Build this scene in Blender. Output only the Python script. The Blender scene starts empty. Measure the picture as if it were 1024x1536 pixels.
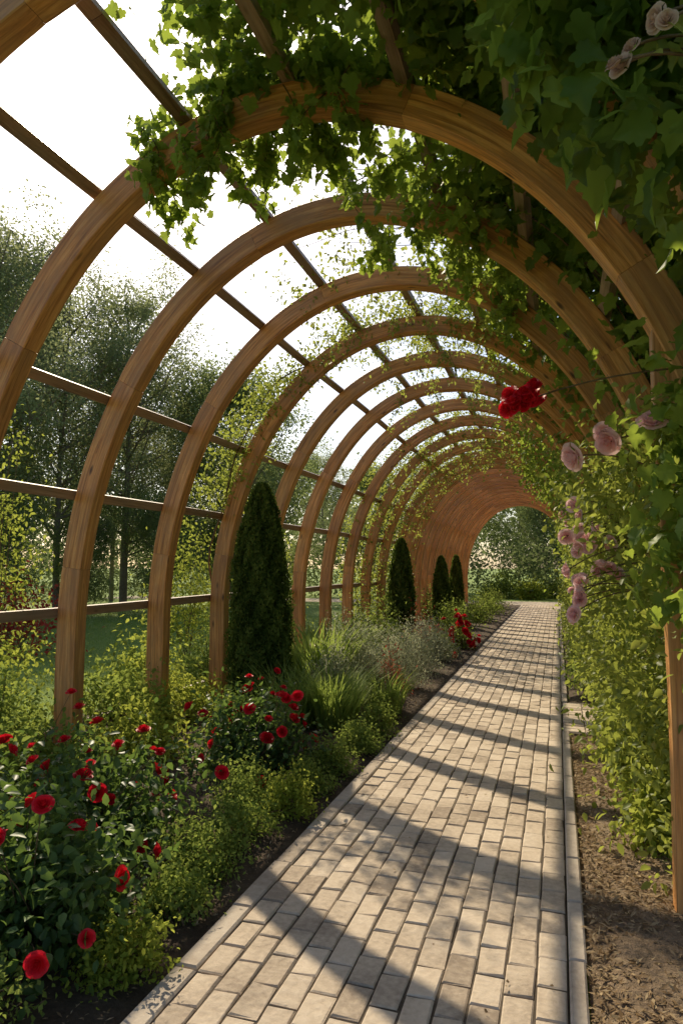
import bpy, math, random
import numpy as np
from mathutils import Vector
H=1.6
rng=np.random.default_rng(7)
random.seed(7)
scene=bpy.context.scene
scene.view_settings.view_transform='Standard'
scene.view_settings.look='None'
scene.view_settings.exposure=0
scene.view_settings.gamma=1

# ---------------------------------------------------------------- mesh helpers
class MB:
    def __init__(s): s.V=[];s.L=[];s.S=[];s.M=[];s.T=[];s.U=[];s.n=0
    def add(s,V,L,S,mat=0,tint=None,uv=None):
        V=np.asarray(V,dtype=np.float64).reshape(-1,3)
        s.V.append(V); s.L.append(np.asarray(L,dtype=np.int64)+s.n); S=np.asarray(S,dtype=np.int64); s.S.append(S)
        s.M.append(np.full(len(S),mat,dtype=np.int32))
        if tint is None: tint=np.full(len(V),.5)
        elif np.isscalar(tint): tint=np.full(len(V),tint)
        s.T.append(np.asarray(tint,dtype=np.float32))
        if uv is None: uv=np.zeros((len(V),2))
        s.U.append(np.asarray(uv,dtype=np.float64))
        s.n+=len(V)
    def build(s,name,mats,smooth=True,parent=None,loc=None):
        me=bpy.data.meshes.new(name)
        V=np.concatenate(s.V);L=np.concatenate(s.L);S=np.concatenate(s.S);M=np.concatenate(s.M);T=np.concatenate(s.T);U=np.concatenate(s.U)
        me.vertices.add(len(V)); me.vertices.foreach_set('co',V.ravel())
        me.loops.add(len(L)); me.loops.foreach_set('vertex_index',L.astype(np.int32))
        me.polygons.add(len(S)); st=np.concatenate([[0],np.cumsum(S)[:-1]])
        me.polygons.foreach_set('loop_start',st.astype(np.int32))
        me.polygons.foreach_set('material_index',M)
        me.update(calc_edges=True)
        me.polygons.foreach_set('use_smooth',np.full(len(S),bool(smooth)))
        a=me.attributes.new('tint','FLOAT','POINT'); a.data.foreach_set('value',T)
        uvl=me.uv_layers.new(name='UVMap'); uvl.data.foreach_set('uv',U[L].ravel())
        for m in mats: me.materials.append(m)
        ob=bpy.data.objects.new(name,me); scene.collection.objects.link(ob)
        if parent: ob.parent=parent
        if loc is not None: ob.location=loc
        return ob
def link_copy(ob,name,loc,rz=0,sc=1.0):
    o=bpy.data.objects.new(name,ob.data); scene.collection.objects.link(o)
    o.location=loc; o.rotation_euler=(0,0,rz); o.scale=(sc,sc,sc) if np.isscalar(sc) else sc
    return o
def empty(name,loc=(0,0,0)):
    e=bpy.data.objects.new(name,None); scene.collection.objects.link(e); e.location=loc; e.empty_display_size=.1; return e
def nrm(a): return a/np.maximum(np.linalg.norm(a,axis=-1,keepdims=True),1e-9)
def frames(n,d):
    z=nrm(n); y=nrm(d-(d*z).sum(-1,keepdims=True)*z); x=np.cross(y,z)
    return np.stack([x,y,z],axis=-1)
class Tpl:
    def __init__(s,V,F):
        s.V=np.array(V,dtype=float); s.L=np.array([i for f in F for i in f]); s.S=np.array([len(f) for f in F])
def scatter(mb,t,P,R,S,mat=0,tint=None):
    N=len(P); m=len(t.V)
    if N==0: return
    S=np.broadcast_to(np.asarray(S,float),(N,))
    V=P[:,None,:]+S[:,None,None]*np.einsum('nij,mj->nmi',R,t.V)
    L=(t.L[None,:]+(np.arange(N)*m)[:,None]).ravel()
    Sz=np.tile(t.S,N)
    tt=np.repeat(tint if tint is not None else np.full(N,.5),m)
    mb.add(V.reshape(-1,3),L,Sz,mat,tt)
def leaf_from_outline(half,c=(0,.42),fold=.3,droop=.3):
    r=[(x,y) for x,y in half]; l=[(-x,y) for x,y in half[1:-1]][::-1]
    pts=[c]+r+l
    V=[(x,y,fold*abs(x)-droop*y*y-.35*x*x+.04*math.sin(11*y+3*x)) for x,y in pts]
    n=len(pts)-1
    F=[(0,1+i,1+(i+1)%n) for i in range(n)]
    return Tpl(V,F)
GRAPE=leaf_from_outline([(0,.03),(.12,-.09),(.29,-.07),(.41,.07),(.36,.2),(.5,.33),(.47,.46),(.31,.5),(.34,.63),(.2,.72),(.11,.88),(0,1.02)])
OVATE=Tpl([(0,0,0),(.27,.3,.07),(.22,.68,.0),(0,1,-.2),(-.22,.68,.0),(-.27,.3,.07),(0,.45,-.03)],[(0,1,2,6),(6,2,3),(0,6,4,5),(6,3,4)])
DIAM=Tpl([(0,0,0),(.3,.45,.08),(0,1,-.1),(-.3,.45,.08)],[(0,1,2),(0,2,3)])
NARROW=Tpl([(0,0,0),(.13,.45,.03),(0,1,0),(-.13,.45,.03)],[(0,1,2),(0,2,3)])
def blade_tpl(w=.03,bend=.35):
    V=[];F=[]
    for i,t in enumerate([0,.35,.7]):
        V+= [(-w*(1-t*.7),bend*t*t,t),(w*(1-t*.7),bend*t*t,t)]
    V.append((0,bend*1.1,.95))
    F=[(0,1,3,2),(2,3,5,4),(4,5,6)]
    return Tpl(V,F)
BLADE2=blade_tpl(.016,.45)
def rose_tpl(layers=5):
    V=[];F=[]
    for l in range(layers):
        n=[3,4,5,6,7][l]; R=[.1,.2,.3,.4,.5][l]; Hh=[.56,.56,.52,.46,.36][l]; hw=math.pi/n*1.25
        for k in range(n):
            th0=2*math.pi*k/n+l*1.1+.2*math.sin(k*3+l)
            b=len(V)
            for j in range(4):
                v=j/3
                for i in range(4):
                    u=-1+2*i/3
                    w=hw*math.sin(.35+v*1.25)
                    th=th0+u*w
                    rr=R*math.sin(v*math.pi/2)**.75*(1-.06*u*u)+.02*l*(v>.9)
                    z=Hh*v*(1-.12*u*u)- (.07*l/2 if j==3 else 0) + .02*math.sin(5*th)
                    V.append((rr*math.cos(th),rr*math.sin(th),z-.2))
            for j in range(3):
                for i in range(3):
                    a=b+j*4+i; F.append((a,a+1,a+5,a+4))
    return Tpl(V,F)
ROSE=rose_tpl()
def tube(mb,pts,rad,sides=6,mat=0,tint=.5):
    pts=np.array(pts,float); n=len(pts); rad=np.broadcast_to(np.asarray(rad,float),(n,))
    tan=np.gradient(pts,axis=0); tan=nrm(tan)
    ref=np.array([0.31,.17,.93]) if abs(tan[0][2])<.8 else np.array([1.,.2,0])
    x=nrm(np.cross(tan,ref)); y=np.cross(tan,x)
    a=np.arange(sides)*2*math.pi/sides
    V=pts[:,None]+rad[:,None,None]*(np.cos(a)[None,:,None]*x[:,None]+np.sin(a)[None,:,None]*y[:,None])
    i,j=np.meshgrid(np.arange(n-1),np.arange(sides),indexing='ij'); j2=(j+1)%sides
    Q=np.stack([i*sides+j,i*sides+j2,(i+1)*sides+j2,(i+1)*sides+j],-1).reshape(-1)
    cl=np.concatenate([[0],np.cumsum(np.linalg.norm(np.diff(pts,axis=0),axis=1))])
    uv=np.stack([np.repeat(cl,sides),np.tile(a*rad.mean(),n)],-1)
    mb.add(V.reshape(-1,3),Q,np.full(len(Q)//4,4),mat,tint,uv)

# ---------------------------------------------------------------- materials
def mat_new(name):
    m=bpy.data.materials.new(name); m.use_nodes=True; nt=m.node_tree; nt.nodes.clear()
    return m,nt,nt.nodes,nt.links
def ramp(N,stops):
    r=N.new('ShaderNodeValToRGB'); e=r.color_ramp.elements
    while len(e)<len(stops): e.new(.5)
    for i,(p,c) in enumerate(stops): e[i].position=p; e[i].color=(*c,1)
    return r
def leaf_mat(name,dark,mid,light,trans,tf=.4,rough=.5,spec=.25):
    m,nt,N,L=mat_new(name)
    at=N.new('ShaderNodeAttribute'); at.attribute_name='tint'
    r=ramp(N,[(.05,dark),(.5,mid),(.95,light)]); L.new(at.outputs['Fac'],r.inputs[0])
    if spec>0:
        p=N.new('ShaderNodeBsdfPrincipled'); L.new(r.outputs[0],p.inputs['Base Color']); p.inputs['Roughness'].default_value=rough
        p.inputs['Specular IOR Level'].default_value=spec
    else:
        p=N.new('ShaderNodeBsdfDiffuse'); L.new(r.outputs[0],p.inputs['Color'])
    t=N.new('ShaderNodeBsdfTranslucent')
    mc=N.new('ShaderNodeMix'); mc.data_type='RGBA'; mc.blend_type='MIX'; mc.inputs[0].default_value=.6
    L.new(r.outputs[0],mc.inputs[6]); mc.inputs[7].default_value=(*trans,1)
    L.new(mc.outputs[2],t.inputs['Color'])
    ms=N.new('ShaderNodeMixShader'); ms.inputs[0].default_value=tf
    L.new(p.outputs[0],ms.inputs[1]); L.new(t.outputs[0],ms.inputs[2])
    o=N.new('ShaderNodeOutputMaterial'); L.new(ms.outputs[0],o.inputs[0])
    return m
M_VINE=leaf_mat('vine_leaf',(.045,.09,.02),(.09,.165,.032),(.2,.29,.055),(.6,.74,.09),.47)
M_SMALL=leaf_mat('climber_small_leaf',(.075,.125,.025),(.165,.22,.045),(.32,.37,.08),(.66,.72,.12),.46)
M_ROSELEAF=leaf_mat('rose_leaf',(.035,.07,.024),(.065,.125,.036),(.13,.21,.06),(.32,.48,.08),.36,.42)
M_SHRUB=leaf_mat('shrub_leaf',(.07,.12,.03),(.14,.21,.05),(.25,.32,.08),(.54,.64,.12),.43,spec=0)
M_LIME=leaf_mat('lime_leaf',(.12,.18,.03),(.23,.3,.05),(.38,.42,.08),(.7,.74,.12),.47,spec=0)
M_SILVER=leaf_mat('silvery_leaf',(.17,.2,.12),(.3,.33,.21),(.48,.49,.35),(.64,.66,.4),.42,spec=0)
M_CYP=leaf_mat('cypress_leaf',(.035,.06,.016),(.075,.12,.028),(.14,.19,.045),(.26,.38,.06),.3,spec=0)
M_TREE=leaf_mat('hazy_tree_leaf',(.13,.17,.09),(.22,.27,.13),(.34,.37,.2),(.6,.64,.28),.48,spec=0)  # background haze put into the leaf colour: paler and less saturated
M_TREE2=leaf_mat('hazy_tree_leaf_dark',(.09,.13,.055),(.15,.2,.09),(.24,.29,.12),(.46,.54,.18),.46,spec=0)  # darker leaf, also lightened in colour to stand in for haze
M_FAR=leaf_mat('woodland_leaf',(.06,.09,.04),(.1,.14,.06),(.16,.2,.09),(.28,.34,.12),.4,spec=0)
M_REDLEAF=leaf_mat('red_leaf',(.16,.025,.02),(.35,.05,.04),(.5,.12,.08),(.7,.12,.08),.4,spec=0)
M_DRY=leaf_mat('dry_straw',(.18,.12,.065),(.34,.24,.14),(.5,.39,.24),(.5,.38,.2),.25,spec=0)
M_GRASS=leaf_mat('grass_blade',(.1,.16,.03),(.18,.26,.05),(.3,.37,.09),(.5,.62,.12),.42,.6,.15)
M_RED=leaf_mat('red_petal',(.4,.004,.012),(.7,.012,.03),(.85,.03,.05),(.9,.02,.04),.35,.5)
M_PINK=leaf_mat('pink_petal',(.82,.44,.46),(.94,.64,.64),(.97,.8,.78),(.97,.7,.68),.4,.55)
M_FADED=leaf_mat('faded_petal',(.42,.25,.17),(.6,.42,.32),(.75,.58,.47),(.75,.5,.35),.35,.6)

def wood_mat(name,cols,weather,gscale=30):
    m,nt,N,L=mat_new(name)
    uv=N.new('ShaderNodeUVMap'); uv.uv_map='UVMap'
    oi=N.new('ShaderNodeObjectInfo'); at=N.new('ShaderNodeAttribute'); at.attribute_name='tint'
    cx=N.new('ShaderNodeCombineXYZ'); mm=N.new('ShaderNodeMath'); mm.operation='MULTIPLY'; L.new(at.outputs['Fac'],mm.inputs[0]); mm.inputs[1].default_value=37
    aa=N.new('ShaderNodeMath'); aa.operation='MULTIPLY_ADD'; L.new(oi.outputs['Random'],aa.inputs[0]); aa.inputs[1].default_value=91; L.new(mm.outputs[0],aa.inputs[2])
    L.new(aa.outputs[0],cx.inputs[2])
    va=N.new('ShaderNodeVectorMath'); L.new(uv.outputs[0],va.inputs[0]); L.new(cx.outputs[0],va.inputs[1])
    mp=N.new('ShaderNodeMapping'); mp.inputs['Scale'].default_value=(1.3,gscale,1); L.new(va.outputs[0],mp.inputs[0])
    g=N.new('ShaderNodeTexNoise'); g.inputs['Scale'].default_value=1; g.inputs['Detail'].default_value=8; g.inputs['Roughness'].default_value=.7; g.inputs['Distortion'].default_value=.9
    L.new(mp.outputs[0],g.inputs['Vector'])
    mp2=N.new('ShaderNodeMapping'); mp2.inputs['Scale'].default_value=(1.3,5,1); L.new(va.outputs[0],mp2.inputs[0])
    b=N.new('ShaderNodeTexNoise'); b.inputs['Scale'].default_value=1.6; b.inputs['Detail'].default_value=6; b.inputs['Roughness'].default_value=.65; L.new(mp2.outputs[0],b.inputs['Vector'])
    vo=N.new('ShaderNodeTexVoronoi'); vo.inputs['Scale'].default_value=2.2
    mp3=N.new('ShaderNodeMapping'); mp3.inputs['Scale'].default_value=(1,3.2,1); L.new(va.outputs[0],mp3.inputs[0]); L.new(mp3.outputs[0],vo.inputs['Vector'])
    kr=ramp(N,[(.0,(1,1,1)),(.06,(.8,.8,.8)),(.13,(0,0,0))]); L.new(vo.outputs['Distance'],kr.inputs[0])
    r=ramp(N,[(.34,cols[0]),(.49,cols[1]),(.64,cols[2])]); L.new(g.outputs['Fac'],r.inputs[0])
    wr=ramp(N,[(.4,(0,0,0)),(.62,(1,1,1))]); L.new(b.outputs['Fac'],wr.inputs[0])
    wm=N.new('ShaderNodeMath'); wm.operation='MULTIPLY'; L.new(wr.outputs[0],wm.inputs[0]); wm.inputs[1].default_value=.6
    mx=N.new('ShaderNodeMix'); mx.data_type='RGBA'; L.new(wm.outputs[0],mx.inputs[0]); L.new(r.outputs[0],mx.inputs[6]); mx.inputs[7].default_value=(*weather,1)
    mk=N.new('ShaderNodeMix'); mk.data_type='RGBA'; L.new(kr.outputs[0],mk.inputs[0]); L.new(mx.outputs[2],mk.inputs[6]); mk.inputs[7].default_value=(.08,.035,.015,1)
    hs=N.new('ShaderNodeHueSaturation'); L.new(mk.outputs[2],hs.inputs['Color'])
    vv=N.new('ShaderNodeMapRange'); L.new(at.outputs['Fac'],vv.inputs[0]); vv.inputs[3].default_value=.7; vv.inputs[4].default_value=1.3; L.new(vv.outputs[0],hs.inputs['Value'])
    p=N.new('ShaderNodeBsdfPrincipled'); L.new(hs.outputs[0],p.inputs['Base Color']); p.inputs['Roughness'].default_value=.45; p.inputs['Specular IOR Level'].default_value=.45
    bu=N.new('ShaderNodeBump'); bu.inputs['Strength'].default_value=.6; bu.inputs['Distance'].default_value=.007; L.new(g.outputs['Fac'],bu.inputs['Height']); L.new(bu.outputs[0],p.inputs['Normal'])
    o=N.new('ShaderNodeOutputMaterial'); L.new(p.outputs[0],o.inputs[0]); return m
M_WOOD=wood_mat('arch_timber',[(.3,.105,.025),(.66,.285,.08),(.88,.47,.17)],(.38,.2,.095))
M_RAIL=wood_mat('rail_timber',[(.17,.1,.06),(.33,.21,.13),(.46,.32,.22)],(.3,.24,.19))
def noise_mat(name,cols,scale,detail=8,rough=.9,bump=.5,bdist=.02,scale2=None,stops=(.3,.5,.7),tk=.3):
    m,nt,N,L=mat_new(name)
    tc=N.new('ShaderNodeTexCoord'); n=N.new('ShaderNodeTexNoise'); n.inputs['Scale'].default_value=scale; n.inputs['Detail'].default_value=detail; n.inputs['Roughness'].default_value=.65
    L.new(tc.outputs['Object'],n.inputs['Vector'])
    n2=N.new('ShaderNodeTexNoise'); n2.inputs['Scale'].default_value=scale2 or scale*.12; n2.inputs['Detail'].default_value=4; L.new(tc.outputs['Object'],n2.inputs['Vector'])
    a=N.new('ShaderNodeMath'); a.operation='ADD'; L.new(n.outputs['Fac'],a.inputs[0]); L.new(n2.outputs['Fac'],a.inputs[1])
    h=N.new('ShaderNodeMath'); h.operation='MULTIPLY'; h.inputs[1].default_value=.5; L.new(a.outputs[0],h.inputs[0])
    at=N.new('ShaderNodeAttribute'); at.attribute_name='tint'
    ad=N.new('ShaderNodeMath'); ad.operation='MULTIPLY_ADD'; L.new(at.outputs['Fac'],ad.inputs[0]); ad.inputs[1].default_value=tk
    sb=N.new('ShaderNodeMath'); sb.operation='SUBTRACT'; L.new(h.outputs[0],sb.inputs[0]); sb.inputs[1].default_value=tk/2; L.new(sb.outputs[0],ad.inputs[2])
    r=ramp(N,list(zip(stops,cols))); L.new(ad.outputs[0],r.inputs[0])
    p=N.new('ShaderNodeBsdfPrincipled'); L.new(r.outputs[0],p.inputs['Base Color']); p.inputs['Roughness'].default_value=rough; p.inputs['Specular IOR Level'].default_value=.25
    bu=N.new('ShaderNodeBump'); bu.inputs['Strength'].default_value=bump; bu.inputs['Distance'].default_value=bdist; L.new(n.outputs['Fac'],bu.inputs['Height']); L.new(bu.outputs[0],p.inputs['Normal'])
    o=N.new('ShaderNodeOutputMaterial'); L.new(p.outputs[0],o.inputs[0]); return m
M_BRICK=noise_mat('paver',[(.32,.25,.185),(.56,.455,.34),(.7,.59,.46)],34,rough=.85,bump=.7,bdist=.008,scale2=3.2,stops=(.28,.5,.72),tk=.32)
M_KERB=noise_mat('kerb_stone',[(.3,.24,.18),(.46,.38,.3),(.58,.5,.4)],25,rough=.85,bump=.6,bdist=.008)
M_SAND=noise_mat('joint_sand',[(.05,.038,.026),(.09,.07,.05),(.14,.11,.08)],60,bump=.3)
M_SOIL=noise_mat('soil',[(.05,.035,.022),(.1,.07,.045),(.17,.125,.08)],22,bump=1,bdist=.04)
M_SOILDRY=noise_mat('dry_soil',[(.14,.1,.06),(.28,.2,.13),(.4,.31,.2)],26,bump=1,bdist=.04)
M_LAWN=noise_mat('lawn',[(.12,.18,.03),(.2,.28,.05),(.3,.37,.08)],12,bump=1,bdist=.04,scale2=.3)
M_BARK=noise_mat('bark',[(.14,.11,.085),(.26,.215,.165),(.4,.34,.27)],14,bump=1,bdist=.03)
M_STEM=noise_mat('vine_stem',[(.08,.055,.03),(.16,.11,.06),(.25,.18,.1)],40,bump=.8,bdist=.01)
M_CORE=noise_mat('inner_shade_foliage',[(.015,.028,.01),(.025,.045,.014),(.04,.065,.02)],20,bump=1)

# ---------------------------------------------------------------- world, sun, camera
S=Vector((-.7,1.02,1.0)).normalized()
w=bpy.data.worlds.new('World'); scene.world=w; w.use_nodes=True
nt=w.node_tree; nt.nodes.clear()
sk=nt.nodes.new('ShaderNodeTexSky'); sk.sky_type='NISHITA'; sk.sun_disc=False
sk.sun_elevation=math.asin(S.z); sk.sun_rotation=math.atan2(S.x,S.y); sk.dust_density=1.6; sk.air_density=1.0; sk.ozone_density=1.0
bg=nt.nodes.new('ShaderNodeBackground'); bg.inputs[1].default_value=.145
wo=nt.nodes.new('ShaderNodeOutputWorld'); nt.links.new(sk.outputs[0],bg.inputs[0]); nt.links.new(bg.outputs[0],wo.inputs[0])
sd=bpy.data.lights.new('sun','SUN'); sd.energy=5.0; sd.angle=math.radians(.55); sd.color=(1,.86,.63)
so=bpy.data.objects.new('sun',sd); scene.collection.objects.link(so); so.rotation_euler=S.to_track_quat('Z','Y').to_euler(); so.location=(-10,14,12)
cd=bpy.data.cameras.new('camera'); cam=bpy.data.objects.new('camera',cd); scene.collection.objects.link(cam)
cd.sensor_fit='VERTICAL'; cd.sensor_height=36; cd.lens=24; cd.clip_end=2000; cd.clip_start=.05
cam.location=(0,0,H); cam.rotation_euler=(math.radians(94.6),0,math.radians(17.5)); scene.camera=cam

# ---------------------------------------------------------------- ground
def sheet(name,x0,x1,y0,y1,z,mat,nx=1,ny=1,amp=0,tint=.5):
    xs=np.linspace(x0,x1,nx+1); ys=np.linspace(y0,y1,ny+1)
    X,Y=np.meshgrid(xs,ys,indexing='ij'); Z=np.full_like(X,z)
    if amp:
        e=np.minimum(1,np.minimum(np.minimum(X-x0,x1-X),np.minimum(Y-y0,y1-Y))/.15)
        Z=Z+e*amp*(1+.35*np.sin(X*5.1+np.sin(Y*3))+.35*np.sin(Y*4.3+X*2)+.15*np.sin(X*17+Y*13)+.15*np.sin(Y*23-X*9))+rng.normal(0,amp*.12,X.shape)*e
    V=np.stack([X,Y,Z],-1).reshape(-1,3)
    i,j=np.meshgrid(np.arange(nx),np.arange(ny),indexing='ij'); a=i*(ny+1)+j
    Q=np.stack([a,a+ny+1,a+ny+2,a+1],-1).reshape(-1)
    mb=MB(); mb.add(V,Q,np.full(nx*ny,4),0,tint); return mb.build(name,[mat],smooth=amp>0)
sheet('ground',-600,600,-600,600,0,M_LAWN,2,2)
XL,XR=-.86*H,.0*H
sheet('flower_bed_soil',-3.1*H,XL-.11,-2,18.6*H,.004,M_SOIL,90,400,.03)
sheet('flower_bed_soil',XR+.075,1.8*H,-2,4.36*H,.004,M_SOILDRY,70,160,.022)
sheet('flower_bed_soil',XR+.075,1.8*H,5.35*H,18.6*H,.004,M_SOIL,60,300,.03)
def pavers(x0,x1,y0,y1,bw,bl,ztop):
    mb=MB()
    n=int(round((x1-x0)/bw)); bw=(x1-x0)/n
    g=.0042
    Vs=[];T=[]
    for c in range(n):
        off=(c%2)*bl*.5+ rng.uniform(-.01,.01)
        y=y0-off
        while y<y1:
            a=max(y,y0)+g; b=min(y+bl,y1)-g
            y+=bl
            if b-a<.03: continue
            xa=x0+c*bw+g; xb=x0+(c+1)*bw-g
            z=ztop+rng.normal(0,.0016); e=.005+rng.uniform(0,.003)
            tl=rng.normal(0,.0014,2)
            j=rng.normal(0,.0018,(4,2))
            cs=[(xa,a),(xb,a),(xb,b),(xa,b)]
            cs=[(p[0]+j[k][0],p[1]+j[k][1]) for k,p in enumerate(cs)]
            sx=[1,-1,-1,1]; sy=[1,1,-1,-1]
            for p in cs: Vs.append((p[0],p[1],ztop-.03))
            for p in cs: Vs.append((p[0],p[1],z-.005))
            for k,p in enumerate(cs): Vs.append((p[0]+sx[k]*e,p[1]+sy[k]*e,z+tl[0]*sx[k]+tl[1]*sy[k]))
            T+= [float(np.clip(rng.normal(.5,.22),0,1))]*12
    m=len(Vs)//12
    F=[(0,1,5,4),(1,2,6,5),(2,3,7,6),(3,0,4,7),(4,5,9,8),(5,6,10,9),(6,7,11,10),(7,4,8,11),(8,9,10,11)]
    L=np.array([i for f in F for i in f]); L=(L[None]+(np.arange(m)*12)[:,None]).ravel()
    mb.add(np.array(Vs),L,np.full(m*9,4),0,np.array(T)); return mb
pv=pavers(XL,XR,-1.5,18.6*H,.115,.2,.034)
def box(mb,x0,x1,y0,y1,z0,z1,mat=0,tint=.5,c=.006):
    V=[(x0,y0,z0),(x1,y0,z0),(x1,y1,z0),(x0,y1,z0),(x0,y0,z1-c),(x1,y0,z1-c),(x1,y1,z1-c),(x0,y1,z1-c),(x0+c,y0+c,z1),(x1-c,y0+c,z1),(x1-c,y1-c,z1),(x0+c,y1-c,z1)]
    F=[(0,3,2,1),(0,1,5,4),(1,2,6,5),(2,3,7,6),(3,0,4,7),(4,5,9,8),(5,6,10,9),(6,7,11,10),(7,4,8,11),(8,9,10,11)]
    uv=[((v[1]+v[0])*.5 if (y1-y0)>(z1-z0) else v[2], v[0]+v[1]+v[2]*.3) for v in V]
    mb.add(V,[i for f in F for i in f],[4]*10,mat,tint,uv)
box(pv,XL-.002,XR+.002,-1.5,18.6*H,-.02,.027,1)
pv.build('paved_path',[M_BRICK,M_SAND],smooth=False)
kb=MB()
y=-1.5
while y<18.6*H:
    l=.5; box(kb,XL-.1+rng.normal(0,.002),XL-.004,y+.003,min(y+l,18.6*H)-.003,-.02,.04+rng.normal(0,.002),0,float(rng.uniform(.2,.8)),.008); y+=l
y=-1.5
while y<18.6*H:
    l=.5
    if not(4.36*H<y+.25<5.35*H): box(kb,XR+.004,XR+.07+rng.normal(0,.002),y+.003,min(y+l,18.6*H)-.003,-.02,.043+rng.normal(0,.002),0,float(rng.uniform(.4,.9)),.008)
    y+=l
kb.build('path_kerb',[M_KERB],smooth=False)
sp=pavers(XR+.01,2.2*H,4.4*H,5.3*H,.205,.13,.03); box(sp,XR+.008,2.2*H+.01,4.36*H,5.35*H,-.02,.023,1)
sp.build('side_path',[M_BRICK,M_SAND],smooth=False)
sheet('gravel_path',-14*H,10*H,18.62*H,20.5*H,.008,noise_mat('gravel',[(.35,.28,.2),(.48,.4,.3),(.6,.52,.4)],60,bump=.8),2,2)

# ---------------------------------------------------------------- pergola
CX,AL,AR,BB,Z0=-.96*H,1.55*H,1.56*H,2.13*H,.65*H
def PT(phi,d=0.0):
    phi=np.asarray(phi,float); ph=np.radians(np.clip(phi,0,180)); a=np.where(phi>90,AL,AR)
    x=CX+a*np.cos(ph); z=Z0+BB*np.sin(ph)
    z=np.where(phi<0,Z0*(1+phi/20),z); z=np.where(phi>180,Z0*(1-(phi-180)/20),z)
    nx=np.cos(ph)/a; nz=np.sin(ph)/BB; l=np.hypot(nx,nz)
    return x+d*nx/l, z+d*nz/l, nx/l, nz/l
TH,DP=.118*H,.088*H
ARCHY=[1.48,2.25]+[3.04+.83*i for i in range(10)]
ARCHY+= [ARCHY[-1]+.62*(i+1) for i in range(14)]
perg=empty('arched_wooden_pergola')
phs=np.linspace(202,-22,260); ax,az,anx,anz=PT(phs)
al=np.concatenate([[0],np.cumsum(np.hypot(np.diff(ax),np.diff(az)))])
def arch(k,yc):
    mb=MB(); tot=al[-1]; nseg=7; off=rng.uniform(-.25,.25)
    xo=.03*H if k==1 else 0
    cuts=[0]+[tot*(i+.5*(off))/nseg for i in range(1,nseg)]+[tot]
    for s in range(nseg):
        a,b=cuts[s]+.001,cuts[s+1]-.001
        n=max(4,int((b-a)/.06)); q=np.linspace(a,b,n)
        ph=np.interp(q,al,phs); x,z,nx,nz=PT(ph)
        c=.006; jit=rng.normal(0,.0012)
        sec=[(0,-DP/2+c),(0,DP/2-c),(-c,DP/2),(-TH+c,DP/2),(-TH,DP/2-c),(-TH,-DP/2+c),(-TH+c,-DP/2),(-c,-DP/2)]
        per=[0,DP,DP+.01,DP+TH,DP+TH+.01,2*DP+TH,2*DP+TH+.01,2*DP+2*TH]
        V=[];UV=[]
        for i in range(n):
            cc=.002 if i in(0,n-1) else 0
            wv=.003*math.sin(q[i]*4+k)
            for j,(r,yy) in enumerate(sec):
                r2=r-cc if r>-TH/2 else r+cc; y2=yy*(1-2*cc/DP)
                V.append((x[i]+xo+nx[i]*(r2+jit),yc+y2+wv,z[i]+nz[i]*(r2+jit))); UV.append((q[i],per[j]+s*3.1))
        Q=[]
        for i in range(n-1):
            for j in range(8): Q+= [i*8+j,i*8+(j+1)%8,(i+1)*8+(j+1)%8,(i+1)*8+j]
        nf=(n-1)*8
        Ls=Q+list(range(7,-1,-1))+list(range((n-1)*8,n*8))
        mb.add(V,Ls,[4]*nf+[8,8],0,float(np.clip(rng.normal(.5,.15),0,1)),UV)
    mb.build('arch_rib_%d'%(k+1),[M_WOOD],smooth=False,parent=perg)
for k,y in enumerate(ARCHY): arch(k,y*H)
RAILPHI=[196,177,160,145,119.8,104,88,72,57,42,26,10,-6]
mb=MB()
yend=ARCHY[-1]*H+.1
for ri,p in enumerate(RAILPHI):
    x,z,nx,nz=[float(v) for v in PT(p)]
    tx,tz=-nz,nx
    y=-1.2
    while y<yend:
        l=min(3.9,yend-y); y0,y1=y+.002,y+l-.002; y+=l
        w2,t=.05*H/2,.038*H; o=.003
        cs=[(-w2,o),(w2,o),(w2,o+t),(-w2,o+t)]
        ns=8; V=[];UV=[]
        for i in range(ns+1):
            yy=y0+(y1-y0)*i/ns; wv=.006*math.sin(yy*1.3+ri)
            for j,(a,b) in enumerate(cs): V.append((x+tx*(a+wv)+nx*b,yy,z+tz*(a+wv)+nz*b)); UV.append((yy,j*.07+ri*2.3))
        Q=[]
        for i in range(ns):
            for j in range(4): Q+=[i*4+j,(i+1)*4+j,(i+1)*4+(j+1)%4,i*4+(j+1)%4]
        mb.add(V,Q+[0,1,2,3]+[ns*4+3,ns*4+2,ns*4+1,ns*4],[4]*(ns*4+2),0,float(rng.uniform(.2,.8)),UV)
mb.build('rails',[M_RAIL],smooth=False,parent=perg)
mb=MB()
V=[];UV=[]
for i,t in enumerate(np.linspace(0,1,14)):
    cx=.335*H+.012*math.sin(t*5); wd=.038*H
    for j,(a,b) in enumerate([(-wd+.005,-wd),(wd-.005,-wd),(wd,-wd+.005),(wd,wd-.005),(wd-.005,wd),(-wd+.005,wd),(-wd,wd-.005),(-wd,-wd+.005)]):
        V.append((cx+a,2.25*H+b,-.05+t*1.76*H)); UV.append((t*2.8,[0,.12,.125,.245,.25,.37,.375,.495][j]))
Q=[]
for i in range(13):
    for j in range(8): Q+=[i*8+j,i*8+(j+1)%8,(i+1)*8+(j+1)%8,(i+1)*8+j]
mb.add(V,Q,[4]*(13*8),0,.55,UV); mb.build('prop_post',[M_WOOD],smooth=False,parent=perg)

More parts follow.
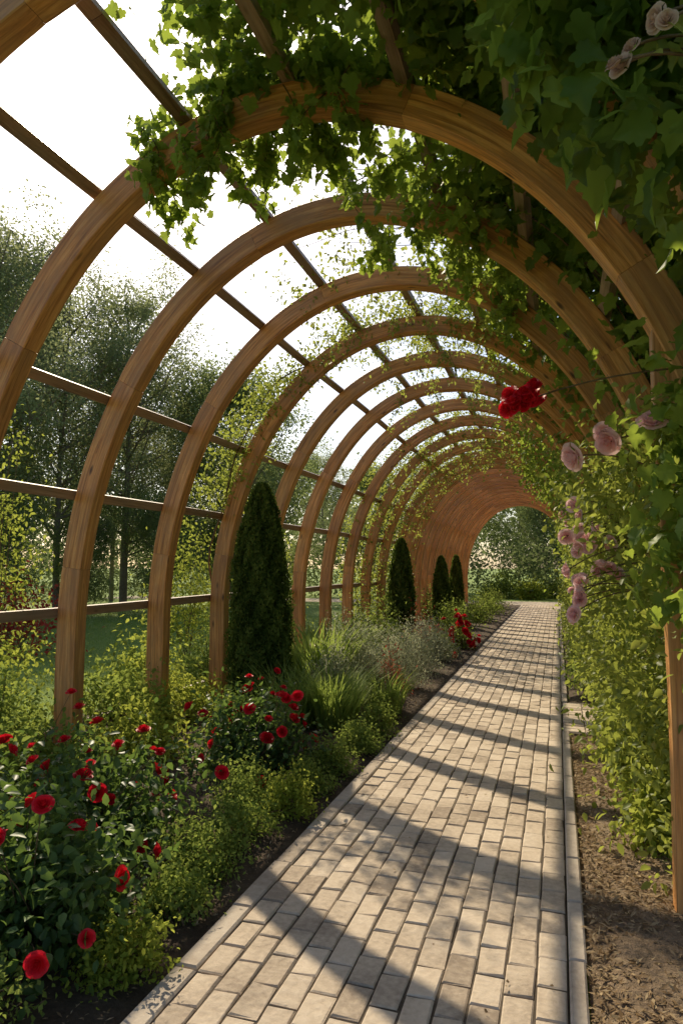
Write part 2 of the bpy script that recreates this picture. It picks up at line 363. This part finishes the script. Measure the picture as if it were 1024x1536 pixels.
# ---------------------------------------------------------------- foliage helpers
def cloud(mb,tpl,C,sig,npc,size,mat=0,tint=.5,tvar=.15,up=.5,out=.5,rnd=.7,droop=.4,zmin=.03):
    C=np.asarray(C,float).reshape(-1,3); K=len(C)
    if K==0: return
    sig=np.broadcast_to(np.asarray(sig,float),(K,))
    off=rng.normal(0,1,(K,npc,3)); off*= (rng.uniform(.5,1.1,(K,npc,1)))*sig[:,None,None]
    P=(C[:,None]+off).reshape(-1,3); o=nrm(off.reshape(-1,3))
    N=len(P)
    n=o*out+np.array([0,0,up])+rng.normal(0,rnd,(N,3))
    d=rng.normal(0,1,(N,3))+o*.6+np.array([0,0,-droop*2])
    s=rng.uniform(.55,1.15,N)*size
    ct=np.repeat(np.clip(tint+rng.normal(0,tvar,K),0,1),npc)
    t=np.clip(ct+rng.normal(0,.15,N),0,1)
    k=P[:,2]>zmin
    scatter(mb,tpl,P[k],frames(n[k],d[k]),s[k],mat,t[k])
def dome_pts(n,x,y,r,h,shell=.55,z0=0.0):
    a=rng.uniform(0,2*math.pi,n); ct=rng.uniform(0,1,n)**.8; st=np.sqrt(1-ct**2)
    lump=1+.18*np.sin(3*a+x*7)+.14*np.sin(5*a+y*5+4*ct)
    rr=rng.uniform(shell,1,n)*lump
    return np.stack([x+r*rr*st*np.cos(a),y+r*rr*st*np.sin(a),z0+h*rr*np.clip(ct,.08,1)],-1)
def stems_to(mb,x,y,C,rad,mat,z0=0.02):
    for c in C:
        b=np.array([x+rng.normal(0,.05),y+rng.normal(0,.05),z0]); m=(b+c)/2+np.array([*(rng.normal(0,.04,2)),.05])
        t=np.linspace(0,1,6)[:,None]; pts=(1-t)**2*b+2*t*(1-t)*m+t*t*c
        tube(mb,pts,np.linspace(rad,rad*.4,6),5,mat,.5)
def shrub(name,x,y,r,h,leafm,tpl=OVATE,size=.05,k=60,npc=40,tint=.5,blooms=0,bm=None,bsize=.07,sig=None,up=.5,z0=0,droop=.4):
    x*=H;y*=H;r*=H;h*=H
    mb=MB(); C=dome_pts(k,x,y,r*.85,h*.88,.5,z0); s=sig or .16*math.sqrt(r*h)*1.3
    cloud(mb,tpl,C,s,npc,size,0,tint,.16,up=up,droop=droop)
    stems_to(mb,x,y,C[:min(k,22)],.007,1)
    ob=mb.build(name,[leafm,M_STEM])
    if blooms:
        B=dome_pts(blooms,x,y,r*1.08,h*1.16,.98,z0)
        o=nrm(B-np.array([x,y,z0+h*.2])); fb=MB()
        scatter(fb,ROSE,B,frames(o+rng.normal(0,.35,o.shape)+[0,-.25,.2],rng.normal(0,1,o.shape)),rng.uniform(.55,1.15,blooms)*bsize,0,rng.uniform(.2,.9,blooms))
        stems_to(fb,x,y,B-o*bsize*.15,.004,1)
        fb.build('blooms',[bm,M_STEM],smooth=True,parent=ob)
    return ob
def cypress(name,x,y,r,h,sd=0):
    x*=H;y*=H;r*=H;h*=H; mb=MB()
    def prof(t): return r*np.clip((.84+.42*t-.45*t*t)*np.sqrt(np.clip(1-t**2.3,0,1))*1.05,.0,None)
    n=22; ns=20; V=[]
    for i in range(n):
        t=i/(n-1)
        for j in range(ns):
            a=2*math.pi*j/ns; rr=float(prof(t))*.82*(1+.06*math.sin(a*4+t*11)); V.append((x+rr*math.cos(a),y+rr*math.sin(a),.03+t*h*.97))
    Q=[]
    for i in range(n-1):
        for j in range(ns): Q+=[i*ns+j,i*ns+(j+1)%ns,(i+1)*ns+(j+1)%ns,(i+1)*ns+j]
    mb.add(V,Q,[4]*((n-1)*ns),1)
    N=int(36000 if y<9*H*.99 else 14000)
    t=rng.uniform(0,1,N)**.93; a=rng.uniform(0,2*math.pi,N)
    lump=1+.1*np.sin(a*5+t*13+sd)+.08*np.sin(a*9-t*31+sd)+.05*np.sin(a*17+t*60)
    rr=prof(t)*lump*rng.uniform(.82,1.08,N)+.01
    P=np.stack([x+rr*np.cos(a),y+rr*np.sin(a),.03+t*h],-1)
    o=np.stack([np.cos(a),np.sin(a),np.full(N,.2)],-1)
    d=o*.7+np.array([0,0,1.])+rng.normal(0,.55,(N,3))
    nn=o+rng.normal(0,.5,(N,3))
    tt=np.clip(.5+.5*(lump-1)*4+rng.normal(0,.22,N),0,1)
    sz=(.026,.055) if N>20000 else (.05,.08)
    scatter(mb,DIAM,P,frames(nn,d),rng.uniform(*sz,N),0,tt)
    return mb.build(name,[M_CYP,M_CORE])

# ---------------------------------------------------------------- climbers on the pergola
def vine_centres(n,p0,p1,y0,y1,d0,d1,acc=None):
    ph=rng.uniform(p0,p1,n); yy=rng.uniform(y0,y1,n)*H; d=rng.uniform(d0,d1,n)
    x,z,_,_=PT(ph,d); C=np.stack([x,yy,z],-1)
    if acc is not None: C=C[rng.uniform(0,1,len(C))<acc(ph,yy/H)]
    return C
def vine_stem(mb,y,p0,p1,d,rad):
    n=40; ph=np.linspace(p0,p1,n); w1,w2=rng.uniform(0,6,2)
    yy=y*H+.22*np.sin(ph*.06+w1)+.06*np.sin(ph*.3+w2); dd=d+.05*np.sin(ph*.17+w2)
    x,z,_,_=PT(ph,dd); tube(mb,np.stack([x,yy,z],-1),np.linspace(rad,rad*.35,n),6,1,.5)
def tendril(mb,phi,y,length,tpl,size,tint=.8):
    x,z,_,_=[float(v) for v in PT(phi,-.02)]
    n=10; t=np.linspace(0,1,n); w=rng.uniform(0,6); dx,dy=rng.normal(0,.12,2)
    P=np.stack([x+dx*t+.03*np.sin(t*7+w),y*H+dy*t+.03*np.cos(t*6+w),z-length*t],-1)
    tube(mb,P,np.linspace(.004,.0015,n),5,1,.5)
    cloud(mb,tpl,P[1:],.035,5,size,0,tint,.1,droop=1)
vm=MB()
noisy=lambda ph,y: .5+.5*np.sin(ph*.11+y*3.1)*np.sin(y*2.3-ph*.05)
cloud(vm,GRAPE,vine_centres(600,20,72,.9,3.4,.14,.6),.13,24,.1,0,.45,.2)
cloud(vm,GRAPE,vine_centres(420,14,66,3.2,6.5,.05,.5),.15,24,.095,0,.45,.2)
cloud(vm,OVATE,vine_centres(650,-18,66,6.3,12.5,-.4,.4),.17,24,.1,0,.5,.2)
cloud(vm,OVATE,vine_centres(400,-18,40,12.5,19.5,-.4,.4),.22,24,.13,0,.4,.2)
cloud(vm,GRAPE,vine_centres(250,66,100,1.2,2.45,.08,.4,lambda p,y:np.clip(1.3-(p-66)/36,0.08,1)),.12,18,.092,0,.62,.15)
cloud(vm,GRAPE,vine_centres(170,60,80,2.5,5,.06,.35,lambda p,y:.75*noisy(p,y)+.2),.12,16,.085,0,.65,.15)
cloud(vm,GRAPE,vine_centres(40,56,74,1.05,1.5,-.2,.1),.1,14,.1,0,.4,.15,droop=.9)
cloud(vm,GRAPE,vine_centres(46,72,108,2.17,2.36,.0,.14),.08,18,.075,0,.65,.15,droop=.8)
cloud(vm,GRAPE,vine_centres(34,60,86,2.5,3.1,-.32,0),.08,11,.075,0,.85,.1,droop=1)
for i in range(26): tendril(vm,rng.uniform(76,109),rng.uniform(2.12,2.45),rng.uniform(.15,.6),GRAPE,.075)
for i in range(20): tendril(vm,rng.uniform(58,90),rng.uniform(2.5,3.9),rng.uniform(.15,.5),GRAPE,.07)
# near hanging leaves, upper right: the mass follows the outside of the second rib
C=np.stack([rng.uniform(-.08,.5,330)*H,rng.uniform(1.15,1.75,330)*H,rng.uniform(1.45,2.5,330)*H],-1)
h_=C/H; C=C[h_[:,2]>2.0-1.45*h_[:,0]+.55*(h_[:,1]-1.4)]
cloud(vm,GRAPE,C,.08,12,.105,0,.38,.22,droop=1)
# larger drooping sunlit leaves beside the prop post
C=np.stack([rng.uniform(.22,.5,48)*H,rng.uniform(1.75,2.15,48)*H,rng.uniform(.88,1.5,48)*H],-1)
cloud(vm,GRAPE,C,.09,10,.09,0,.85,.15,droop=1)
for i in range(46):
    vine_stem(vm,rng.uniform(1.7,11),-21,rng.uniform(30,95),rng.uniform(.02,.3),rng.uniform(.006,.016))
vm.build('grape_vine',[M_VINE,M_STEM])
cm=MB()
cloud(cm,OVATE,vine_centres(600,-18,26,2.6,6.3,-.68,-.05),.12,38,.062,0,.6,.25)
cloud(cm,OVATE,vine_centres(120,2,24,1.9,2.6,-.4,0),.11,34,.065,0,.5,.2)
cloud(cm,OVATE,vine_centres(110,-18,0,2.3,3.0,-.45,0),.11,36,.06,0,.65,.18)
cloud(cm,OVATE,vine_centres(200,-19,10,5.2,12,-.78,-.4),.13,28,.07,0,.5,.2)
def rib_growth(y,p0,p1,n,npc=16,sz=.055,dd=(-.12,.2),sy=.12):
    cloud(cm,OVATE,vine_centres(n,p0,p1,y-sy,y+sy,*dd),.09,npc,sz,0,.6,.15)
rib_growth(3.04,58,78,18); rib_growth(3.87,60,112,44,12); rib_growth(4.70,62,158,230,20)
rib_growth(5.53,60,95,34); rib_growth(6.36,55,80,24); rib_growth(7.2,60,90,26); rib_growth(8.02,60,175,90)
cloud(cm,OVATE,vine_centres(50,125,158,4.3,4.75,.0,.22),.09,18,.06,0,.6,.15)
cloud(cm,OVATE,vine_centres(580,58,112,3.1,8.6,.0,.25,lambda p,y:.5*noisy(p,y)+.16),.12,17,.055,0,.7,.15)
cloud(cm,OVATE,vine_centres(60,62,95,3.1,5.5,-.3,.0),.06,14,.055,0,.75,.1,droop=1)
for i in range(30): tendril(cm,rng.uniform(60,112),rng.uniform(3.6,7),rng.uniform(.15,.5),OVATE,.055)
cloud(cm,OVATE,vine_centres(900,40,198,8.4,11.6,-.15,.3,lambda p,y:.7+.3*noisy(p,y)),.16,22,.08,0,.55,.2)
for i in range(44):
    y=rng.uniform(2.3,9); p=rng.uniform(50,75); vine_stem(cm,y,p,p+rng.uniform(15,45),rng.uniform(.03,.2),rng.uniform(.003,.006))
for i in range(12):
    vine_stem(cm,rng.uniform(8.6,11.3),200,rng.uniform(60,120),.05,.01)
vine_stem(cm,4.7,200,70,.03,.014)
cm.build('climbing_rose_foliage',[M_SMALL,M_STEM])

def bloom_group(name,pts,size,m,stemlen=.35,tints=(.3,.8),nst=99):
    fb=MB(); P=np.array(pts)*H; n=len(P)
    o=np.tile(np.array([[-.5,-.75,.2]]),(n,1))+rng.normal(0,.4,(n,3))
    scatter(fb,ROSE,P,frames(o,rng.normal(0,1,(n,3))),np.asarray(size)*rng.uniform(.75,1.15,n),0,rng.uniform(*tints,n))
    for i in range(min(n,nst)):
        e=P[i]+np.array([stemlen,.12,.05+rng.uniform(-.1,.1)]); t=np.linspace(0,1,7)[:,None]; mid=(P[i]+e)/2+np.array([0,0,.06])
        q=(1-t)**2*P[i]+2*t*(1-t)*mid+t*t*e
        tube(fb,q,.004,5,1)
        cloud(fb,OVATE,q[2:6:2],.04,4,.06,2,.5)
    return fb.build(name,[m,M_STEM,M_SMALL],smooth=True)
bloom_group('pink_climbing_rose',[(.05,2.15,1.33),(.14,2.15,1.40),(.245,1.92,1.38),(.15,2.15,1.37)],.115,M_PINK)
pts=[(.10,3.5,1.27),(.12,3.55,1.22),(.09,3.4,1.12),(.14,3.45,1.10),(.17,3.4,1.08),(.185,3.45,1.14),(.20,3.5,1.12),(.13,3.5,1.05),(.09,3.3,.98),(.14,3.4,.97),(.19,3.4,.98),(.24,3.4,.98),(.28,3.4,.97),(.1,3.3,.9),(.12,3.3,.87),(.11,3.35,1.15),(.16,3.5,1.16),(.15,3.38,1.13),(.12,3.42,1.08),(.22,3.4,1.09),(.11,3.3,.94),(.08,3.3,.82),(.16,3.3,.93),(.2,3.3,1.03)]
bloom_group('pink_climbing_rose',[(p[0]-.04+rng.normal(0,.012),p[1]-.55,p[2]*.99+.01+rng.normal(0,.01)) for p in pts],.09,M_PINK)
bloom_group('pink_climbing_rose',[(rng.uniform(.02,.12),rng.uniform(3.6,5.5),rng.uniform(.7,1.5)) for i in range(9)],.09,M_PINK)
c=np.array([-.085,1.9,1.46]); rp=[tuple(c+d) for d in rng.normal(0,1,(22,3))*[.026,.02,.021]]
bloom_group('red_climbing_rose',rp,.07,M_RED,.7,nst=1)
bloom_group('faded_climbing_rose',[(.105,1.02,1.73),(.12,1.02,1.755),(.095,1.0,1.72),(.155,1.02,1.79),(.165,1.0,1.77)],.055,M_FADED,.25)

# ---------------------------------------------------------------- left bed planting
shrub('red_rose_bush',-1.36,1.55,.33,.36,M_ROSELEAF,OVATE,.062,90,44,.45,24,M_RED,.085)
shrub('red_rose_bush',-1.95,1.75,.4,.42,M_ROSELEAF,OVATE,.062,90,44,.45,22,M_RED,.088)
shrub('red_rose_bush',-1.62,2.15,.38,.36,M_ROSELEAF,OVATE,.06,90,44,.5,30,M_RED,.088)
shrub('red_rose_bush',-2.25,2.5,.36,.32,M_SHRUB,OVATE,.06,80,40,.45,7,M_RED,.09)
shrub('red_rose_bush',-1.42,3.1,.33,.38,M_ROSELEAF,OVATE,.058,90,44,.45,42,M_RED,.092)
shrub('boxwood_shrub',-1.05,2.62,.13,.16,M_LIME,OVATE,.028,44,60,.35)
shrub('boxwood_shrub',-1.04,1.52,.13,.15,M_LIME,OVATE,.028,48,60,.35)
for x,y,r,h in [(-1.14,2.05,.18,.18),(-1.14,2.33,.16,.17),(-1.25,2.65,.16,.2),(-1.07,3.2,.13,.17),(-1.05,3.6,.14,.2),(-1.25,1.2,.2,.2),(-1.07,1.8,.13,.13),(-1.07,2.9,.12,.14),(-1.05,4.0,.13,.2),(-1.1,4.4,.12,.2)]:
    shrub('ground_cover_plant',x,y,r,h,M_SHRUB,DIAM,.03,50,60,.65)
for x,y,r,h,m,s in [(-2.05,3.1,.3,.3,M_LIME,.05),(-2.45,3.5,.33,.5,M_SHRUB,.06),(-2.3,4.0,.3,.34,M_LIME,.05),(-2.8,2.9,.33,.5,M_SHRUB,.06),(-1.75,3.6,.22,.3,M_SHRUB,.05),(-2.75,4.2,.35,.6,M_LIME,.06),(-2.8,5.3,.4,.6,M_SHRUB,.06),(-2.2,5.3,.35,.5,M_SHRUB,.06)]:
    shrub('garden_shrub',x,y,r,h,m,OVATE,s,76,32,.55)
for x,y,r,h in [(-1.75,5.9,.3,.6),(-1.75,7.0,.33,.65),(-2.1,8.0,.4,.7),(-1.5,9.6,.3,.5),(-1.5,11,.35,.5),(-1.4,12.5,.35,.5),(-1.4,14.5,.4,.5),(-1.5,16.5,.4,.55),(-2.4,10,.4,.7),(-2.3,13,.4,.7)]:
    shrub('garden_shrub',x,y,r,h,M_SHRUB,OVATE,.065,60,28,.5)
for x,y,r,h in [(-1.42,4.9,.28,.56),(-1.27,5.6,.28,.54),(-1.27,6.4,.28,.52),(-1.5,4.55,.16,.44),(-1.27,7.3,.25,.46),(-1.6,5.3,.25,.66)]:
    shrub('silvery_perennial',x,y,r,h,M_SILVER,NARROW,.045,110,56,.6,up=.2,droop=-.6)
shrub('red_leaf_shrub',-1.25,5.1,.16,.42,M_REDLEAF,NARROW,.05,40,26,.4,droop=-.5)
shrub('red_leaf_shrub',-1.5,7.9,.25,.55,M_REDLEAF,NARROW,.06,40,26,.4)
shrub('red_rose_bush',-1.2,8.5,.24,.34,M_SHRUB,OVATE,.06,50,26,.5,60,M_RED,.12)
shrub('red_rose_bush',-1.25,7.7,.2,.3,M_SHRUB,OVATE,.06,50,26,.5,8,M_RED,.1)
def grass_clump(name,x,y,r,h,n,m=M_GRASS,tpl=BLADE2):
    mb=MB(); a=rng.uniform(0,6.283,n); q=np.sqrt(rng.uniform(0,1,n))*r*H
    P=np.stack([x*H+q*np.cos(a),y*H+q*np.sin(a),np.full(n,.02)],-1)
    az=a+rng.normal(0,.8,n); lean=rng.uniform(.0,.35,n)
    zz=np.stack([np.cos(az)*lean,np.sin(az)*lean,np.ones(n)],-1); yy=np.stack([np.cos(az),np.sin(az),np.zeros(n)],-1)
    z=nrm(zz); y_=nrm(yy-(yy*z).sum(-1,keepdims=True)*z); x_=np.cross(y_,z)
    scatter(mb,tpl,P,np.stack([x_,y_,z],-1),rng.uniform(.5,1.1,n)*h*H,0,rng.uniform(.1,.9,n))
    return mb.build(name,[m])
for x,y,r,h,n in [(-1.35,4.1,.14,.44,420),(-1.15,4.6,.12,.34,300),(-1.58,4.0,.14,.44,300),(-1.75,5.0,.18,.66,500)]:
    grass_clump('ornamental_grass',x,y,r,h,n)
cypress('columnar_cypress',-2.0,4.45,.205,1.56)
cypress('columnar_cypress',-2.0,9.0,.16,1.34,1)
cypress('columnar_cypress',-1.95,12.0,.14,1.15,2)
cypress('columnar_cypress',-2.0,14.2,.13,1.2,3)
for x,y,r,h in [(.3,5.9,.2,.4),(.26,6.8,.2,.42),(.27,7.9,.2,.4),(.27,9,.22,.42),(.27,10.5,.22,.45),(.3,12.5,.25,.5),(.33,14.5,.3,.5),(.33,16.5,.3,.5)]:
    shrub('garden_shrub',x,y,r,h,M_SHRUB,OVATE,.06,50,32,.4)
for x,y,r,h in [(.36,2.75,.15,.3),(.4,3.15,.2,.42),(.32,3.7,.16,.4)]:
    shrub('lime_leaf_shrub',x,y,r,h,M_LIME,OVATE,.055,50,38,.5)
def litter(name,x0,x1,y0,y1,n,m,tpl,size,z=.03):
    mb=MB(); P=np.stack([rng.uniform(x0,x1,n),rng.uniform(y0,y1,n),np.full(n,z)+rng.uniform(0,.02,n)],-1)
    nn=np.array([0,0,1.])+rng.normal(0,.35,(n,3)); scatter(mb,tpl,P,frames(nn,rng.normal(0,1,(n,3))*[1,1,.3]),rng.uniform(.4,1.2,n)*size,0,rng.uniform(0,1,n)); return mb.build(name,[m])
litter('straw_mulch',XR+.08,.95*H,.8*H,4.3*H,34000,M_DRY,NARROW,.045,.022)
litter('leaf_litter',-1.9*H,XL-.13,.8*H,6*H,9000,M_DRY,NARROW,.03,.03)
litter('leaf_litter',XL,XR,1.2*H,9*H,110,M_DRY,DIAM,.02,.034)
n=40000; mb=MB(); P=np.stack([rng.uniform(-13,-3.05,n)*H,rng.uniform(2,13,n)*H,np.zeros(n)],-1)
az=rng.uniform(0,6.28,n); z=nrm(np.stack([np.cos(az)*.3,np.sin(az)*.3,np.ones(n)],-1)); yy=np.stack([np.cos(az),np.sin(az),np.zeros(n)],-1); y_=nrm(yy-(yy*z).sum(-1,keepdims=True)*z)
scatter(mb,blade_tpl(.06,.4),P,np.stack([np.cross(y_,z),y_,z],-1),rng.uniform(.04,.1,n),0,rng.uniform(.2,.9,n)); mb.build('lawn_grass',[M_GRASS])
shrub('tall_shrub',-3.25,3.35,.32,2.2,M_LIME,OVATE,.055,100,28,.45,sig=.17)
shrub('tall_shrub',-3.5,6.0,.45,1.7,M_LIME,OVATE,.07,110,28,.5,sig=.2)
shrub('tall_shrub',-3.6,8.3,.5,1.7,M_LIME,OVATE,.07,90,24,.5,sig=.2)
shrub('red_leaf_shrub',-5.7,6.2,.55,1.1,M_REDLEAF,OVATE,.09,60,22,.5,sig=.2)
shrub('tall_shrub',-7.2,5.4,.7,1.1,M_SHRUB,OVATE,.09,60,30,.5,sig=.2)

# ---------------------------------------------------------------- trees
def make_tree(name,h,cr,seed,leafm,nb=26,npc=260,ls=.13,base=.18,loc=(0,0,0)):
    global rng
    keep=rng; rng=np.random.default_rng(seed); mb=MB()
    n=14; t=np.linspace(0,1,n); tr=np.stack([.25*np.sin(t*3+seed)*t,.25*np.cos(t*2.5+seed)*t-.25*t,t*h*.96],-1)
    tube(mb,tr,np.linspace(h*.011,.02,n),8,1)
    C=[]
    for b in range(nb):
        tb=rng.uniform(base,.95); o=np.array([np.interp(tb,t,tr[:,k]) for k in range(3)])
        a=b*2.4+rng.uniform(-.5,.5); L=cr*(1.1*math.sin(math.pi*min(1,(tb-base)/(1-base)*.75+.22))**.8)*rng.uniform(.7,1.15)
        e=o+np.array([math.cos(a)*L,math.sin(a)*L,L*rng.uniform(.5,1.2)]); mid=(o+e)/2+np.array([0,0,-.12*L])
        q=np.linspace(0,1,8)[:,None]; pts=(1-q)**2*o+2*q*(1-q)*mid+q*q*e
        tube(mb,pts,np.linspace(h*.004,.01,8),5,1)
        for qq in (.4,.6,.8,1.0):
            c=(1-qq)**2*o+2*qq*(1-qq)*mid+qq*qq*e
            for s in range(2):
                e2=c+rng.normal(0,.28,3)*L*.6+np.array([0,0,.1*L]); tube(mb,[c,(c+e2)/2+rng.normal(0,.04,3),e2],[.012,.009,.005],4,1); C.append(e2)
    C.append(tr[-1])
    C=np.array(C); SG=rng.uniform(.22,.5,len(C))*cr/2.6
    cloud(mb,DIAM,C,SG,npc,ls,0,.5,.2,up=.3)
    rng=keep
    return mb.build(name,[leafm,M_BARK],loc=loc)
t1=make_tree('birch_tree',13,2.6,11,M_TREE,34,105,.12,loc=(-19,19,0))
t2=make_tree('birch_tree',12,2.8,12,M_TREE,34,105,.12,loc=(-15.5,22,0))
t3=make_tree('broadleaf_tree',9,3.2,13,M_TREE2,32,120,.15,.12,loc=(-12.5,25,0))
def place(t,az,dist,hs=1.0):
    a=math.radians(az); link_copy(t,t.name.split('.')[0],(-math.sin(a)*dist,math.cos(a)*dist,0),rng.uniform(0,6.28),hs)
for t,a,d,s in [(t1,40,25,.92),(t2,35,27,.82),(t1,31.5,31,.72),(t3,28,30,.7),(t2,46,22,1.0),(t3,50,24,1.1),(t1,54,21,1.0),(t1,43,30,1.0),(t2,36,34,.85),(t3,23,33,.75),(t2,19,38,.65),(t3,14,40,.8),(t3,9,44,.85),(t3,3,46,.9),(t3,-2,44,.9),(t3,-8,40,1.0),(t3,32,24,.42),(t3,44,21,.36),(t3,25,26,.36),(t3,38,24,.34),
    (t3,-14,22,1.0),(t2,-20,18,1.0),(t3,-28,15,1.0),(t3,-38,13,1.0),(t2,-50,12,1),(t3,62,20,1.1),(t3,-5,38,.7),(t3,1,40,.6)]:
    place(t,a,d,s)
mb=MB(); n=650; a=np.radians(rng.uniform(-75,80,n)); d=rng.uniform(48,70,n); z=rng.uniform(.2,1,n)**.8*(8+2*np.sin(a*9)+1.5*np.sin(a*23))
a2=np.degrees(a); z*=np.where((a2>5)&(a2<30),.8,1.05)
cloud(mb,DIAM,np.stack([-np.sin(a)*d,np.cos(a)*d,z],-1),1.4,80,.5,0,.55,.2,up=.3)
mb.build('distant_trees',[M_FAR])
mb=MB(); n=300; a=np.radians(rng.uniform(-12,62,n)); d=rng.uniform(34,40,n)
cloud(mb,DIAM,np.stack([-np.sin(a)*d,np.cos(a)*d,rng.uniform(.2,2.8,n)],-1),.6,80,.22,0,.5,.25,up=.3)
mb.build('woodland_undergrowth',[M_FAR])
for x,y,r,h,m in [(-.8,22,.6,.7,M_LIME),(-1.8,22.5,.8,.9,M_SHRUB),(.6,22,.7,1.0,M_SHRUB),(-.2,23,.8,.8,M_SHRUB),(1.5,21.8,.6,1.2,M_SHRUB)]:
    shrub('garden_shrub',x,y,r,h,m,OVATE,.14,60,36,.4,sig=.2)
